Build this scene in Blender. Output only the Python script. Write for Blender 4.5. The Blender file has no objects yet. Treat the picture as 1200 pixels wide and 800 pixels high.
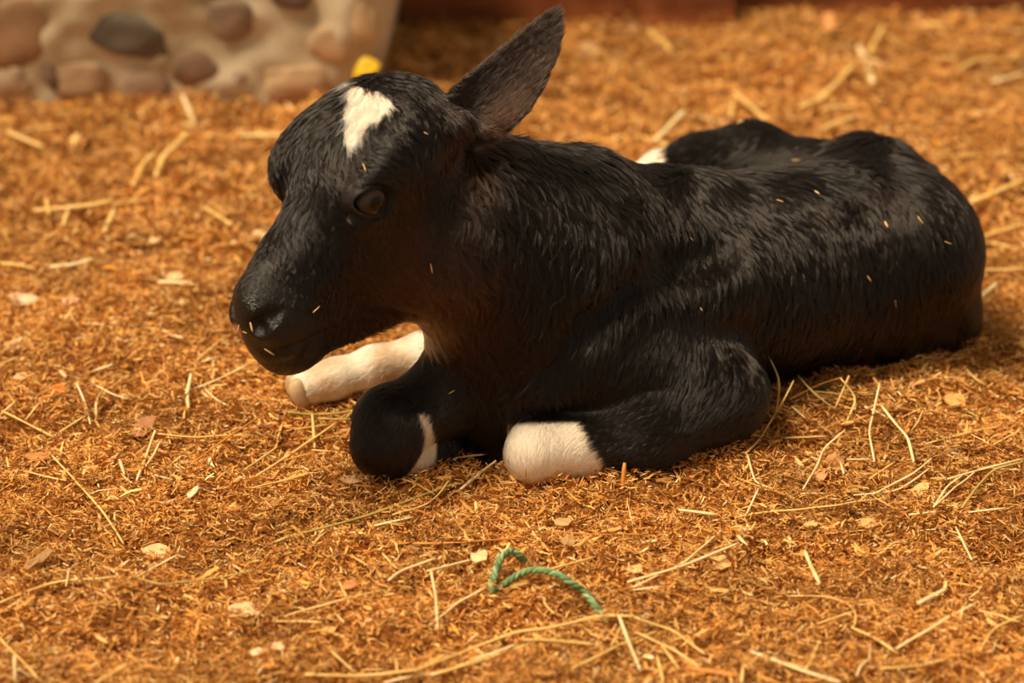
import bpy, bmesh, math, random
import numpy as np
from mathutils import Vector
from mathutils.bvhtree import BVHTree
from mathutils.kdtree import KDTree
import openvdb

rng = np.random.default_rng(7)
random.seed(7)

# ------------------------------------------------------------------ camera, sky, sun, exposure
scene = bpy.context.scene
COL = scene.collection
F_PX = 4000.0
PITCH = math.radians(24)
DIST = 4.0
FW = np.array([0, math.cos(PITCH), -math.sin(PITCH)])
UP = np.array([0, math.sin(PITCH), math.cos(PITCH)])
RT = np.array([1.0, 0, 0])
AIM = np.array([0, 0, .15])
CAM = AIM - FW * DIST

cam_data = bpy.data.cameras.new('camera')
cam = bpy.data.objects.new('camera', cam_data)
COL.objects.link(cam)
cam.location = CAM
cam.rotation_euler = (math.pi / 2 - PITCH, 0, 0)
cam_data.sensor_width = 36
cam_data.lens = F_PX * 36 / 1200
cam_data.clip_start = .05
cam_data.dof.use_dof = True
cam_data.dof.focus_distance = 3.95
cam_data.dof.aperture_fstop = 120 / 45.0
scene.camera = cam

world = bpy.data.worlds.new('world')
scene.world = world
world.use_nodes = True
wn = world.node_tree.nodes
wl = world.node_tree.links
bg = wn['Background']
bg.inputs['Color'].default_value = (1.0, .82, .60, 1)
bg.inputs['Strength'].default_value = .36

sun_data = bpy.data.lights.new('sun', 'SUN')
sun = bpy.data.objects.new('sun', sun_data)
COL.objects.link(sun)
sun_data.energy = 5.5
sun_data.color = (1.0, .80, .55)
sun_data.angle = math.radians(24)
SUN_FROM = Vector((-.55, -.16, 1.0))
sun.rotation_euler = SUN_FROM.to_track_quat('Z', 'Y').to_euler()

scene.view_settings.view_transform = 'Standard'
scene.view_settings.look = 'None'
scene.view_settings.gamma = 1
scene.view_settings.use_curve_mapping = False
scene.view_settings.exposure = 0.0
scene.cycles.use_denoising = True
scene.cycles.denoising_prefilter = 'ACCURATE'
scene.cycles.adaptive_threshold = .002
scene.cycles.transmission_bounces = 6
scene.cycles.sample_clamp_indirect = 2.0


# ------------------------------------------------------------------ helpers
def P(px, py, Y):
    """the point at depth plane y = Y seen at pixel (px, py) of the 1200 x 800 frame"""
    d = FW + RT * (px - 600) / F_PX + UP * (400 - py) / F_PX
    return CAM + d * ((Y - CAM[1]) / d[1])


def G(px, py, z=0.0):
    """the point at height z seen at pixel (px, py)"""
    d = FW + RT * (px - 600) / F_PX + UP * (400 - py) / F_PX
    return CAM + d * ((z - CAM[2]) / d[2])


def proj(p):
    d = p - CAM
    z = d @ FW
    return 600 + F_PX * (d @ RT) / z, 400 - F_PX * (d @ UP) / z


def vnoise(x, y, seed, z=None):
    """smooth value noise in [-1, 1]"""
    r = np.random.default_rng(seed)
    tab = r.random((64, 64, 16 if z is not None else 1)) * 2 - 1
    if z is None:
        z = np.zeros_like(x)
    xi, yi, zi = np.floor(x).astype(int), np.floor(y).astype(int), np.floor(z).astype(int)
    fx, fy, fz = x - xi, y - yi, z - zi
    fx, fy, fz = [f * f * (3 - 2 * f) for f in (fx, fy, fz)]
    nz = tab.shape[2]
    out = 0
    for a in (0, 1):
        for b in (0, 1):
            for c in ((0, 1) if nz > 1 else (0,)):
                w = (fx if a else 1 - fx) * (fy if b else 1 - fy)
                if nz > 1:
                    w = w * (fz if c else 1 - fz)
                out = out + w * tab[(xi + a) % 64, (yi + b) % 64, (zi + c) % nz]
    return out


def tag(o, label=None, cat=None, group=None, kind=None):
    if label: o['label'] = label
    if cat: o['category'] = cat
    if group: o['group'] = group
    if kind: o['kind'] = kind
    return o


def mesh_obj(name, verts, faces, mat=None, parent=None, smooth=True):
    me = bpy.data.meshes.new(name)
    me.from_pydata([tuple(v) for v in verts], [], [tuple(f) for f in faces])
    if smooth:
        me.polygons.foreach_set('use_smooth', [True] * len(me.polygons))
    me.update()
    o = bpy.data.objects.new(name, me)
    COL.objects.link(o)
    if mat: me.materials.append(mat)
    if parent: o.parent = parent
    return o


def fast_mesh(name, verts, quads, mat=None, parent=None, smooth=True):
    me = bpy.data.meshes.new(name)
    nv, nq = len(verts), len(quads)
    me.vertices.add(nv)
    me.vertices.foreach_set('co', np.asarray(verts, np.float32).ravel())
    me.loops.add(nq * 4)
    me.loops.foreach_set('vertex_index', np.asarray(quads, np.int32).ravel())
    me.polygons.add(nq)
    me.polygons.foreach_set('loop_start', np.arange(0, nq * 4, 4, dtype=np.int32))
    me.polygons.foreach_set('use_smooth', np.full(nq, smooth))
    me.update(calc_edges=True)
    o = bpy.data.objects.new(name, me)
    COL.objects.link(o)
    if mat: me.materials.append(mat)
    if parent: o.parent = parent
    return o


def point_color(me, name, rgb):
    a = me.attributes.new(name, 'FLOAT_COLOR', 'POINT')
    c = np.ones((len(rgb), 4), np.float32)
    c[:, :3] = rgb
    a.data.foreach_set('color', c.ravel())


def mat_new(name):
    m = bpy.data.materials.new(name)
    m.use_nodes = True
    return m, m.node_tree.nodes, m.node_tree.links, m.node_tree.nodes['Principled BSDF']


def attr_mat(name, attr, rough=.8, noise=None, spec=.3, transl=0):
    m, n, l, b = mat_new(name)
    at = n.new('ShaderNodeAttribute')
    at.attribute_name = attr
    src = at.outputs['Color']
    if noise:
        tx = n.new('ShaderNodeTexNoise')
        tx.inputs['Scale'].default_value = noise[0]
        tx.inputs['Detail'].default_value = 5
        mx = n.new('ShaderNodeMix')
        mx.data_type = 'RGBA'
        mx.blend_type = 'MULTIPLY'
        mx.inputs[0].default_value = noise[1]
        tc = n.new('ShaderNodeTexCoord')
        l.new(tc.outputs['Object'], tx.inputs['Vector'])
        l.new(src, mx.inputs[6])
        l.new(tx.outputs['Color'], mx.inputs[7])
        src = mx.outputs[2]
    l.new(src, b.inputs['Base Color'])
    b.inputs['Roughness'].default_value = rough
    b.inputs['Specular IOR Level'].default_value = spec
    return m


def noise_mat(name, c1, c2, scale=30, rough=.8, bump=.0, stretch=(1, 1, 1), spec=.3):
    m, n, l, b = mat_new(name)
    tc = n.new('ShaderNodeTexCoord')
    mp = n.new('ShaderNodeMapping')
    mp.inputs['Scale'].default_value = stretch
    tx = n.new('ShaderNodeTexNoise')
    tx.inputs['Scale'].default_value = scale
    tx.inputs['Detail'].default_value = 6
    cr = n.new('ShaderNodeValToRGB')
    cr.color_ramp.elements[0].color = (*c1, 1)
    cr.color_ramp.elements[1].color = (*c2, 1)
    cr.color_ramp.elements[0].position = .35
    cr.color_ramp.elements[1].position = .68
    l.new(tc.outputs['Object'], mp.inputs['Vector'])
    l.new(mp.outputs['Vector'], tx.inputs['Vector'])
    l.new(tx.outputs['Fac'], cr.inputs['Fac'])
    l.new(cr.outputs['Color'], b.inputs['Base Color'])
    b.inputs['Roughness'].default_value = rough
    b.inputs['Specular IOR Level'].default_value = spec
    if bump:
        bp = n.new('ShaderNodeBump')
        bp.inputs['Strength'].default_value = bump
        bp.inputs['Distance'].default_value = .004
        l.new(tx.outputs['Fac'], bp.inputs['Height'])
        l.new(bp.outputs['Normal'], b.inputs['Normal'])
    return m


# ------------------------------------------------------------------ the calf as one smooth distance field
VOX = .0036
LO = np.array([-.42, -.34, -.05])
HI = np.array([.68, .84, .62])
NV = np.ceil((HI - LO) / VOX).astype(int)
field = np.full(NV, 1.0, np.float32)
AX = [LO[i] + VOX * np.arange(NV[i]) for i in range(3)]
PRIMS = []     # (region, fn, lo, hi)


def grid_in(lo, hi):
    a = np.clip(np.floor((np.array(lo) - LO) / VOX).astype(int), 0, NV)
    b = np.clip(np.ceil((np.array(hi) - LO) / VOX).astype(int) + 1, 0, NV)
    sl = tuple(slice(a[i], b[i]) for i in range(3))
    g = np.stack(np.meshgrid(*[AX[i][sl[i]] for i in range(3)], indexing='ij'), -1)
    return sl, g


def smin(a, b, k):
    h = np.maximum(k - np.abs(a - b), 0) / k
    return np.minimum(a, b) - h * h * k * .25


def smax(a, b, k):
    return -smin(-a, -b, k)


def put(region, fn, lo, hi, k, sub=False):
    lo, hi = np.array(lo) - k - .02, np.array(hi) + k + .02
    sl, g = grid_in(lo, hi)
    d = fn(g).astype(np.float32)
    if sub:
        field[sl] = smax(field[sl], -d, k)
    else:
        field[sl] = smin(field[sl], d, k)
        PRIMS.append((region, fn))


def cone_fn(a, b, ra, rb, squash=None):
    a, b = np.array(a, float), np.array(b, float)
    ba = b - a
    L2 = max(ba @ ba, 1e-9)

    def fn(p):
        pa = p - a
        t = np.clip((pa @ ba) / L2, 0, 1)
        d = pa - t[..., None] * ba
        return np.sqrt((d * d).sum(-1)) - (ra + (rb - ra) * t)
    return fn


def cone(region, a, b, ra, rb, k=.03, sub=False):
    a, b = np.array(a, float), np.array(b, float)
    lo = np.minimum(a - ra, b - rb)
    hi = np.maximum(a + ra, b + rb)
    put(region, cone_fn(a, b, ra, rb), lo, hi, k, sub)


def ell_fn(c, r, R):
    c, r = np.array(c, float), np.array(r, float)

    def fn(p):
        q = (p - c) @ R
        k0 = np.sqrt(((q / r) ** 2).sum(-1))
        k1 = np.sqrt(((q / (r * r)) ** 2).sum(-1)) + 1e-9
        return k0 * (k0 - 1) / k1
    return fn


def ell(region, c, r, R=np.eye(3), k=.03, sub=False):
    c = np.array(c, float)
    m = max(r)
    put(region, ell_fn(c, r, R), c - m, c + m, k, sub)


def chain(region, pts, k=.03):
    for (a, ra), (b, rb) in zip(pts[:-1], pts[1:]):
        cone(region, a, b, ra, rb, k)


# --- trunk
BODY_AX = np.array([.86, .50, 0]); BODY_AX /= np.linalg.norm(BODY_AX)
BODY_LAT = np.array([-BODY_AX[1], BODY_AX[0], 0])          # towards the far side
RB = np.stack([BODY_AX, BODY_LAT, np.array([0, 0, 1.0])], 1)
ell('trunk', (.10, .125, .158), (.20, .128, .145), RB, .05)
ell('trunk', (.28, .235, .128), (.25, .145, .127), RB, .06)
ell('trunk', (.445, .337, .122), (.130, .130, .124), RB, .06)
# spine ridge
chain('trunk', [(P(690, 225, .15), .030), (P(800, 240, .20), .028), (P(900, 243, .26), .026), (P(990, 240, .32), .028)], .05)
# brisket
cone('chest', P(640, 400, .08), P(592, 478, .035), .10, .062, .05)
cone('chest', P(592, 478, .035), P(585, 520, .02), .055, .035, .04)
# haunches: near thigh lying on the ground, far hip and far thigh raised
cone('thigh', P(1055, 300, .30), P(985, 385, .25), .100, .058, .05)
cone('thigh', P(1085, 370, .33), P(1040, 405, .28), .07, .05, .04)
cone('trunk', P(1018, 210, .40), P(1054, 258, .40), .057, .060, .05)
# far hind leg
chain('farleg', [(P(1010, 212, .46), .058), (P(952, 211, .52), .047), (P(880, 190, .58), .050), (P(820, 196, .57), .040), (P(775, 203, .54), .030)], .035)
chain('farfoot', [(P(775, 203, .54), .030), (P(750, 212, .52), .023), (P(700, 245, .50), .020), (P(668, 330, .47), .019)], .015)
# tail along the rump
chain('tail', [(P(1078, 212, .42), .026), (P(1103, 252, .41), .022), (P(1118, 305, .39), .019), (P(1128, 365, .36), .018), (P(1122, 408, .33), .017)], .018)
# near foreleg
cone('shoulder', P(850, 330, .11), P(690, 425, .02), .050, .058, .025)
cone('shoulder', P(690, 415, .03), P(835, 455, .045), .062, .060, .035)
chain('foreleg', [(P(848, 470, .03), .050), (P(760, 508, -.02), .042), (P(680, 525, -.050), .036)], .03)
chain('carpus', [(P(680, 525, -.050), .036), (P(628, 531, -.062), .040)], .012)
cone('carpus', P(628, 540, -.055), P(720, 545, -.02), .028, .020, .012)
# far foreleg, folded, knee forward
chain('farknee', [(P(600, 425, .07), .055), (P(525, 462, .01), .046), (P(462, 495, -.040), .046)], .025)
chain('farknee', [(P(458, 497, -.040), .046), (P(452, 520, -.052), .040), (P(480, 540, -.045), .026)], .015)
chain('farcannon', [(P(470, 538, -.045), .026), (P(505, 530, -.020), .024), (P(545, 520, .03), .022)], .012)
# white leg stretched out under the chest
chain('whiteleg', [(P(600, 395, .20), .034), (P(500, 418, .165), .032), (P(440, 430, .150), .027), (P(395, 443, .140), .025), (P(362, 453, .135), .026)], .015)
# neck
cone('neck', P(548, 262, .03), P(640, 300, .085), .096, .128, .05)
cone('neck', P(540, 310, .00), P(600, 400, .04), .070, .085, .05)
cone('neck', P(575, 225, .05), P(690, 257, .12), .054, .056, .05)

# --- head: built straight and symmetric in its own frame, then posed
def unit(v):
    v = np.array(v, float)
    return v / np.linalg.norm(v)

HF = unit((-.63, -.56, -.54))
HL = unit(np.cross((-.02, .0, 1.0), HF))
HU = np.cross(HF, HL)
RH = np.stack([HF, HL, HU], 1)
HS = .372
HO = P(471, 90, .02)


def H(x, y, z):
    return HO + HS * (RH @ np.array([x, y, z], float))


def hl(p):
    return ((p - HO) @ RH) / HS


def hell(reg, c, r, k=.06, sub=False, tilt=0):
    R = RH
    if tilt:
        ct, st = math.cos(math.radians(tilt)), math.sin(math.radians(tilt))
        R = np.stack([HF * ct + HU * st, HL, HU * ct - HF * st], 1)
    ell(reg, H(*c), np.array(r) * HS, R, k * HS, sub)


def hcone(reg, a, b, ra, rb, k=.06, sub=False):
    cone(reg, H(*a), H(*b), ra * HS, rb * HS, k * HS, sub)


hell('head', (.17, 0, -.13), (.24, .225, .20), .1)
hell('head', (.32, 0, -.11), (.19, .205, .15), .1)
hell('head', (.22, 0, -.045), (.16, .205, .10), .1)
hcone('head', (.34, 0, -.20), (.78, 0, -.235), .175, .120, .1)
hell('head', (.55, 0, -.15), (.28, .085, .085), .08)
hell('muzzle', (.785, 0, -.265), (.105, .138, .130), .06)
hell('muzzle', (.850, 0, -.335), (.068, .105, .085), .05)
hell('muzzle', (.810, 0, -.400), (.090, .10, .072), .05)
hcone('head', (.75, 0, -.425), (.28, 0, -.635), .066, .095, .08)
hcone('head', (.70, 0, -.31), (.30, 0, -.46), .10, .13, .08)
for s in (1, -1):
    hell('head', (.33, .180 * s, -.040), (.11, .06, .06), .08)
    hell('head', (.30, .125 * s, -.38), (.22, .085, .20), .08)
    hcone('head', (.18, .10 * s, -.36), (.24, .08 * s, -.60), .11, .085, .08)
    hcone('head', (.03, .14 * s, -.14), (.005, .20 * s, -.13), .06, .045, .08)
    hcone('muzzle', (.835, .068 * s, -.215), (.825, .082 * s, -.30), .050, .048, .04)
    hell('head', (.395, .175 * s, -.115), (.095, .050, .075), .03)


def hit(px, py, y0=-.45):
    """first point of the calf's surface seen at a pixel"""
    d = FW + RT * (px - 600) / F_PX + UP * (400 - py) / F_PX
    ys = np.arange(y0, .8, .0015)
    p = CAM + d * ((ys - CAM[1]) / d[1])[:, None]
    i = np.clip(np.round((p - LO) / VOX).astype(int), 0, NV - 1)
    v = field[i[:, 0], i[:, 1], i[:, 2]]
    ok = ((p > LO) & (p < HI)).all(1) & (v < 0)
    return p[np.argmax(ok)] if ok.any() else None


def both_cut(path, r0, r1, k):
    """carve a groove through landmarks on the near side of the head and its mirror image on the far side"""
    loc = [hl(h_) for h_ in (hit(px, py) for px, py in path) if h_ is not None]
    n_ = len(loc) - 1
    for s in (1, -1):
        for i in range(n_):
            a, b = loc[i] * [1, s, 1], loc[i + 1] * [1, s, 1]
            ra = r0 + (r1 - r0) * i / n_
            rb = r0 + (r1 - r0) * (i + 1) / n_
            hcone('head', a, b, ra, rb, k, True)


# eye sockets, nostrils, mouth
EYE_N = hl(hit(443, 238))
print('eye local', EYE_N)
EYES = []
for s in (1, -1):
    ec = EYE_N * [1, s, 1] + np.array([0, -.060 * s, 0 if s > 0 else -.05])
    EYES.append(ec)
    hell('head', EYE_N * [1, s, 1] + np.array([0, .004 * s, 0 if s > 0 else -.05]), (.066, .050, .058), .012, True, 37)
hell('head', (.37, -.185, -.07), (.10, .055, .07), .06)
both_cut([(300, 384), (308, 378), (317, 371), (325, 364)], .030, .012, .010)
both_cut([(286, 412), (306, 417), (330, 413), (352, 406), (378, 393)], .006, .005, .012)

# --- ears: a traced leaf, cupped and given thickness
def poly_sd(u, v, poly):
    d = np.full(u.shape, 1e9)
    inside = np.zeros(u.shape, bool)
    n = len(poly)
    for i in range(n):
        ax, ay = poly[i]
        bx, by = poly[(i + 1) % n]
        ex, ey = bx - ax, by - ay
        wx, wy = u - ax, v - ay
        t = np.clip((wx * ex + wy * ey) / (ex * ex + ey * ey), 0, 1)
        d = np.minimum(d, (wx - t * ex) ** 2 + (wy - t * ey) ** 2)
        c = ((ay <= v) != (by <= v)) & (u < (bx - ax) * (v - ay) / (by - ay + 1e-12) + ax)
        inside ^= c
    d = np.sqrt(d)
    return np.where(inside, -d, d)


def ear(base, along, across, normal, poly, bend, region):
    along, across, normal = [np.array(x) for x in (along, across, normal)]

    def fn(p):
        q = p - base
        u, v, w = q @ along, q @ across, q @ normal
        half = .045
        cup = bend * (np.clip(v / half, -1.4, 1.4) ** 2) * .026 * np.clip(1.2 - u / .2, .35, 1.2) + .10 * np.maximum(u - .02, 0) ** 1.0 * 0
        d2 = poly_sd(u, v, poly)
        th = .0072 + .004 * np.clip(1 - u / .06, 0, 1)
        dn = np.abs(w - cup) - th
        return np.maximum(d2, dn) * .9
    put(region, fn, base - .23, base + .23, .014)


EB = P(553, 148, .015)
tip = P(655, 6, .075)
ea = unit(tip - EB)
vis = unit(CAM - EB)
en = unit(vis - (vis @ ea) * ea + .25 * np.array([-.6, 0, .2]))
en = unit(en - (en @ ea) * ea)
ex_ = np.cross(en, ea)          # across: to the right/lower edge
if ex_[0] < 0: ex_ = -ex_
EAR_PX = [(553, 172), (528, 140), (526, 108), (556, 80), (600, 42), (628, 20), (650, 6), (660, 12), (662, 40), (655, 70), (640, 108), (622, 138), (600, 158), (575, 170)]
def ray_plane(px, py, o, n):
    d = FW + RT * (px - 600) / F_PX + UP * (400 - py) / F_PX
    return CAM + d * (((o - CAM) @ n) / (d @ n))
EAR_POLY = []
for px, py in EAR_PX:
    q = ray_plane(px, py, EB, en) - EB
    EAR_POLY.append((q @ ea, q @ ex_))
ear(EB, ea, ex_, en, EAR_POLY, 1.0, 'ear')
# far ear, laid back along the neck behind the head
FB = H(.03, -.20, -.13)
fa = unit((.30, .70, -.50))
fnrm = np.array([0, .2, 1.0])
fnrm = unit(fnrm - (fnrm @ fa) * fa)
ear(FB, fa, np.cross(fnrm, fa), fnrm, [(u * .92, -v) for u, v in EAR_POLY], -1.0, 'ear')

# crease in front of the shoulder
_cr = [hit(*q) for q in ((650, 432), (690, 380), (740, 335), (790, 306), (840, 290))]
for a_, b_ in zip(_cr[:-1], _cr[1:]):
    cone('trunk', a_ - FW * .006, b_ - FW * .006, .013, .013, .03, True)
# --- surface
field[field > .05] = .05
vg = openvdb.FloatGrid(.05)
vg.copyFromArray(np.ascontiguousarray(field))
pts, quads = vg.convertToQuads(-.0028)
pts = LO + pts * VOX
_e = np.concatenate([quads[:, [0, 1]], quads[:, [1, 2]], quads[:, [2, 3]], quads[:, [3, 0]]])
_cnt = np.bincount(_e[:, 0], minlength=len(pts))[:, None].astype(float)
for lam in (.5, -.52, .5, -.52):
    acc = np.stack([np.bincount(_e[:, 0], weights=pts[_e[:, 1], k], minlength=len(pts)) for k in range(3)], 1)
    pts = pts + lam * (acc / _cnt - pts)
calf_field = field


def field_at(p):
    i = np.clip(np.round((p - LO) / VOX).astype(int), 0, NV - 1)
    v = calf_field[i[:, 0], i[:, 1], i[:, 2]]
    outside = ((p < LO) | (p > HI)).any(1)
    return np.where(outside, .05, v)


def region_of(p):
    names = []
    best = np.full(len(p), 9.0)
    idx = np.zeros(len(p), int)
    for i, (reg, fn) in enumerate(PRIMS):
        d = fn(p)
        m = d < best
        best[m] = d[m]
        idx[m] = i
    return np.array([r for r, _ in PRIMS])[idx]


def sstep(a, b, x):
    t = np.clip((x - a) / (b - a), 0, 1)
    return t * t * (3 - 2 * t)


BLACK = np.array([.0080, .0055, .0042])
BROWN = np.array([.055, .021, .009])
WHITE = np.array([.86, .77, .64])


def in_poly_px(p, poly):
    x, y = proj(p)
    return poly_sd(x, y, poly)


BLAZE = [(404, 100), (415, 98), (428, 103), (445, 110), (459, 124), (448, 134), (434, 145), (422, 162), (410, 174), (402, 168), (407, 150), (404, 132), (408, 115)]


STRIPE = [(490, 484), (503, 488), (513, 515), (510, 545), (500, 566), (474, 566), (484, 545), (497, 522), (499, 505)]


def coat(p, reg):
    """the coat's own colours: black with brown cheek and throat, white socks and forehead mark; ear darkened for its shaded hollow"""
    c = np.tile(BLACK, (len(p), 1))
    x, y = proj(p)
    q = hl(p)
    n1 = vnoise(p[:, 0] * 60, p[:, 1] * 60, 3, p[:, 2] * 60)
    # brown cast on cheek, throat, ear
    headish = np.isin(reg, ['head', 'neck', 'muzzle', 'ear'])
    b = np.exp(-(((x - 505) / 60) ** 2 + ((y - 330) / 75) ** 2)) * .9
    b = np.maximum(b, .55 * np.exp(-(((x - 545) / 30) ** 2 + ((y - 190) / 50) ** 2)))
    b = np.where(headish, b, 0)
    b = np.where(reg == 'ear', .22 + .4 * np.exp(-(((x - 590) / 30) ** 2 + ((y - 140) / 30) ** 2)), b)  # ear kept darker, the shade of its hollow put into the colour
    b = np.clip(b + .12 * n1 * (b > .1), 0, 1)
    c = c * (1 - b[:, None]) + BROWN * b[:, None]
    # pale tan under the jaw
    t = np.where(headish, np.exp(-(((x - 492) / 26) ** 2 + ((y - 388) / 14) ** 2)), 0) * .8
    c = c * (1 - t[:, None]) + np.array([.45, .29, .16]) * t[:, None]
    # forehead mark
    dz = in_poly_px(p, BLAZE) + 4.0 * n1 + 3 * vnoise(p[:, 0] * 160, p[:, 1] * 160, 8, p[:, 2] * 160)
    w = np.where((reg == 'head') & (q[:, 1] > -.16) & (q[:, 2] > -.2), 1 - sstep(-2, 2, dz), 0)
    # near sock
    sx = (x - 692) - (y - 520) * .55
    w = np.where(np.isin(reg, ['carpus', 'foreleg']), (1 - sstep(-4, 4, sx + 5 * n1)) * sstep(-2, 4, y - 496 + (x - 600) * .03), w)
    w = np.where(reg == 'farfoot', 1, w)
    w = np.where(reg == 'farleg', 1 - sstep(-3, 3, x - 780 + 5 * n1), w)
    w = np.where(reg == 'whiteleg', 1, w)
    w = np.where(np.isin(reg, ['farknee', 'farcannon']), 1 - sstep(-2, 2, in_poly_px(p, STRIPE) + 3 * n1), w)
    dirt = np.clip(.25 + .7 * vnoise(p[:, 0] * 45, p[:, 1] * 45, 5, p[:, 2] * 45), 0, .55)
    dirt = np.where(reg == 'whiteleg', np.clip(dirt + .35 * np.exp(-((x - 372) / 12) ** 2), 0, .75), .06)
    wc = WHITE * (1 - dirt[:, None]) + np.array([.50, .27, .10]) * dirt[:, None]
    c = c * (1 - w[:, None]) + wc * w[:, None]
    return c, w


calf = bpy.data.objects.new('calf', None)
COL.objects.link(calf)
tag(calf, 'black calf with white forehead mark and white feet, lying on the orange bedding', 'calf')
calf.location = (0, 0, 0)

m_skin = attr_mat('calf_hide', 'coat', rough=.55, spec=.35)
body = fast_mesh('body', pts, quads, m_skin, calf)
bm_ = body.data
vreg = region_of(pts)
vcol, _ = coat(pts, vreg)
# nose pad: bare dark skin with one pink spot
vq = hl(pts)
vx, vy = proj(pts)
pink = np.where(np.isin(vreg, ['head', 'muzzle']), 1 - sstep(.55, 1.0, np.sqrt(((vx - 275) / 10) ** 2 + ((vy - 393) / 15) ** 2)), 0)
vcol = vcol * (1 - pink[:, None]) + np.array([.50, .20, .15]) * pink[:, None]
point_color(bm_, 'coat', vcol)
wet = np.where(np.isin(vreg, ['muzzle', 'head']), sstep(.79, .84, vq[:, 0]), 0)
wa = bm_.attributes.new('wet', 'FLOAT', 'POINT')
wa.data.foreach_set('value', wet.astype(np.float32))
_n, _l = m_skin.node_tree.nodes, m_skin.node_tree.links
_at = _n.new('ShaderNodeAttribute')
_at.attribute_name = 'wet'
_mr = _n.new('ShaderNodeMapRange')
_mr.inputs['To Min'].default_value = .55
_mr.inputs['To Max'].default_value = .22
_l.new(_at.outputs['Fac'], _mr.inputs['Value'])
_l.new(_mr.outputs['Result'], _n['Principled BSDF'].inputs['Roughness'])
_tx = _n.new('ShaderNodeTexVoronoi')
_tx.inputs['Scale'].default_value = 420
_bp = _n.new('ShaderNodeBump')
_bp.inputs['Distance'].default_value = .0008
_l.new(_at.outputs['Fac'], _bp.inputs['Strength'])
_l.new(_tx.outputs['Distance'], _bp.inputs['Height'])
_l.new(_bp.outputs['Normal'], _n['Principled BSDF'].inputs['Normal'])

# eyes
def uv_sphere(c, r, R=np.eye(3), nu=32, nv=20, squash=(1, 1, 1)):
    V, Fc = [], []
    for j in range(nv + 1):
        th = math.pi * j / nv
        for i in range(nu):
            ph = 2 * math.pi * i / nu
            V.append(np.array(c) + R @ (np.array([math.sin(th) * math.cos(ph), math.sin(th) * math.sin(ph), math.cos(th)]) * r * np.array(squash)))
    for j in range(nv):
        for i in range(nu):
            Fc.append((j * nu + i, (j + 1) * nu + i, (j + 1) * nu + (i + 1) % nu, j * nu + (i + 1) % nu))
    return V, Fc


m_eye, n, l, b = mat_new('eye_dark')
_ai = n.new('ShaderNodeAttribute')
_ai.attribute_name = 'iris'
l.new(_ai.outputs['Color'], b.inputs['Base Color'])
b.inputs['Roughness'].default_value = .05
b.inputs['Specular IOR Level'].default_value = .28
m_lid = noise_mat('eyelid_skin', (.008, .005, .004), (.018, .010, .007), 120, .6, .3)
for s, ec in zip((1, -1), EYES):
    ec = np.array(ec)
    V, Fc = uv_sphere(H(*ec), .064 * HS, RH, 64, 48)
    eye = mesh_obj('eye', V, Fc, m_eye, calf)
    _d = (np.array(V) - H(*ec)) / (.064 * HS)
    _a = np.degrees(np.arccos(np.clip(_d @ unit(s * HL + .10 * HF + .04 * HU), -1, 1)))
    _iris = sstep(20, 24, _a) * (1 - sstep(46, 52, _a))
    point_color(eye.data, 'iris', np.array([.006, .004, .003]) + _iris[:, None] * np.array([.030, .016, .009]))
    tag(eye, 'glossy dark eye')
    # lids: a skin shell over the eyeball with an almond opening
    ct, st = math.cos(math.radians(37)), math.sin(math.radians(37))
    e1 = HF * ct + HU * st
    e2 = HU * ct - HF * st
    ax = unit(s * HL + .10 * HF + .04 * HU)
    V, Fc = [], []
    NA, rings = 40, 7
    for k in range(NA):
        a = 2 * math.pi * k / NA
        c_, s_ = math.cos(a), math.sin(a)
        aa, bb = .061, (.041 if s_ > 0 else .035)
        rin = aa * bb / math.sqrt((bb * c_) ** 2 + (aa * s_) ** 2)
        for r_ in range(rings):
            t = r_ / (rings - 1)
            rr = rin + (.084 - rin) * t
            Rl = .0675 + .0045 * math.sin(min(1, t * 3) * math.pi / 2)
            if r_ == 0:
                Rl = .0635
            w = math.sqrt(max(Rl * Rl - min(rr, Rl * .98) ** 2, 0))
            V.append(H(*ec) + HS * (ax * (w - .045 * max(0, t - .30)) + (e1 * c_ + e2 * s_) * rr))
    for k in range(NA):
        for r_ in range(rings - 1):
            a = k * rings + r_
            b2 = ((k + 1) % NA) * rings + r_
            Fc.append((a, b2, b2 + 1, a + 1))
    lid = mesh_obj('eyelids', V, Fc, m_lid, calf)
    tag(lid, 'dark skin rim around the eye')

# ------------------------------------------------------------------ fur
def hoof(name, a, b, r, mat):
    """two rounded claws side by side"""
    a, b = np.array(a), np.array(b)
    ax = unit(b - a)
    sd = unit(np.cross(ax, (0, 0, 1.0)))
    upv = np.cross(sd, ax)
    R = np.stack([ax, sd, upv], 1)
    L = np.linalg.norm(b - a)
    V, Fc = [], []
    for sgn in (1, -1):
        v, f = uv_sphere((a + b) / 2 + sd * sgn * r * .46, 1, R, 20, 14, (L * .62, r * .56, r * .95))
        o_ = len(V)
        V += v
        Fc += [tuple(i + o_ for i in q) for q in f]
    return mesh_obj(name, V, Fc, mat, calf)


m_hoof = noise_mat('hoof_horn', (.42, .27, .14), (.62, .44, .26), 60, .5, .2)
tag(hoof('hoof', P(360, 455, .135), P(340, 462, .130), .0245, m_hoof), 'pale beige rounded hoof')
tag(hoof('hoof', P(668, 330, .47), P(655, 356, .465), .020, m_hoof), 'pale beige rounded hoof')

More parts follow.
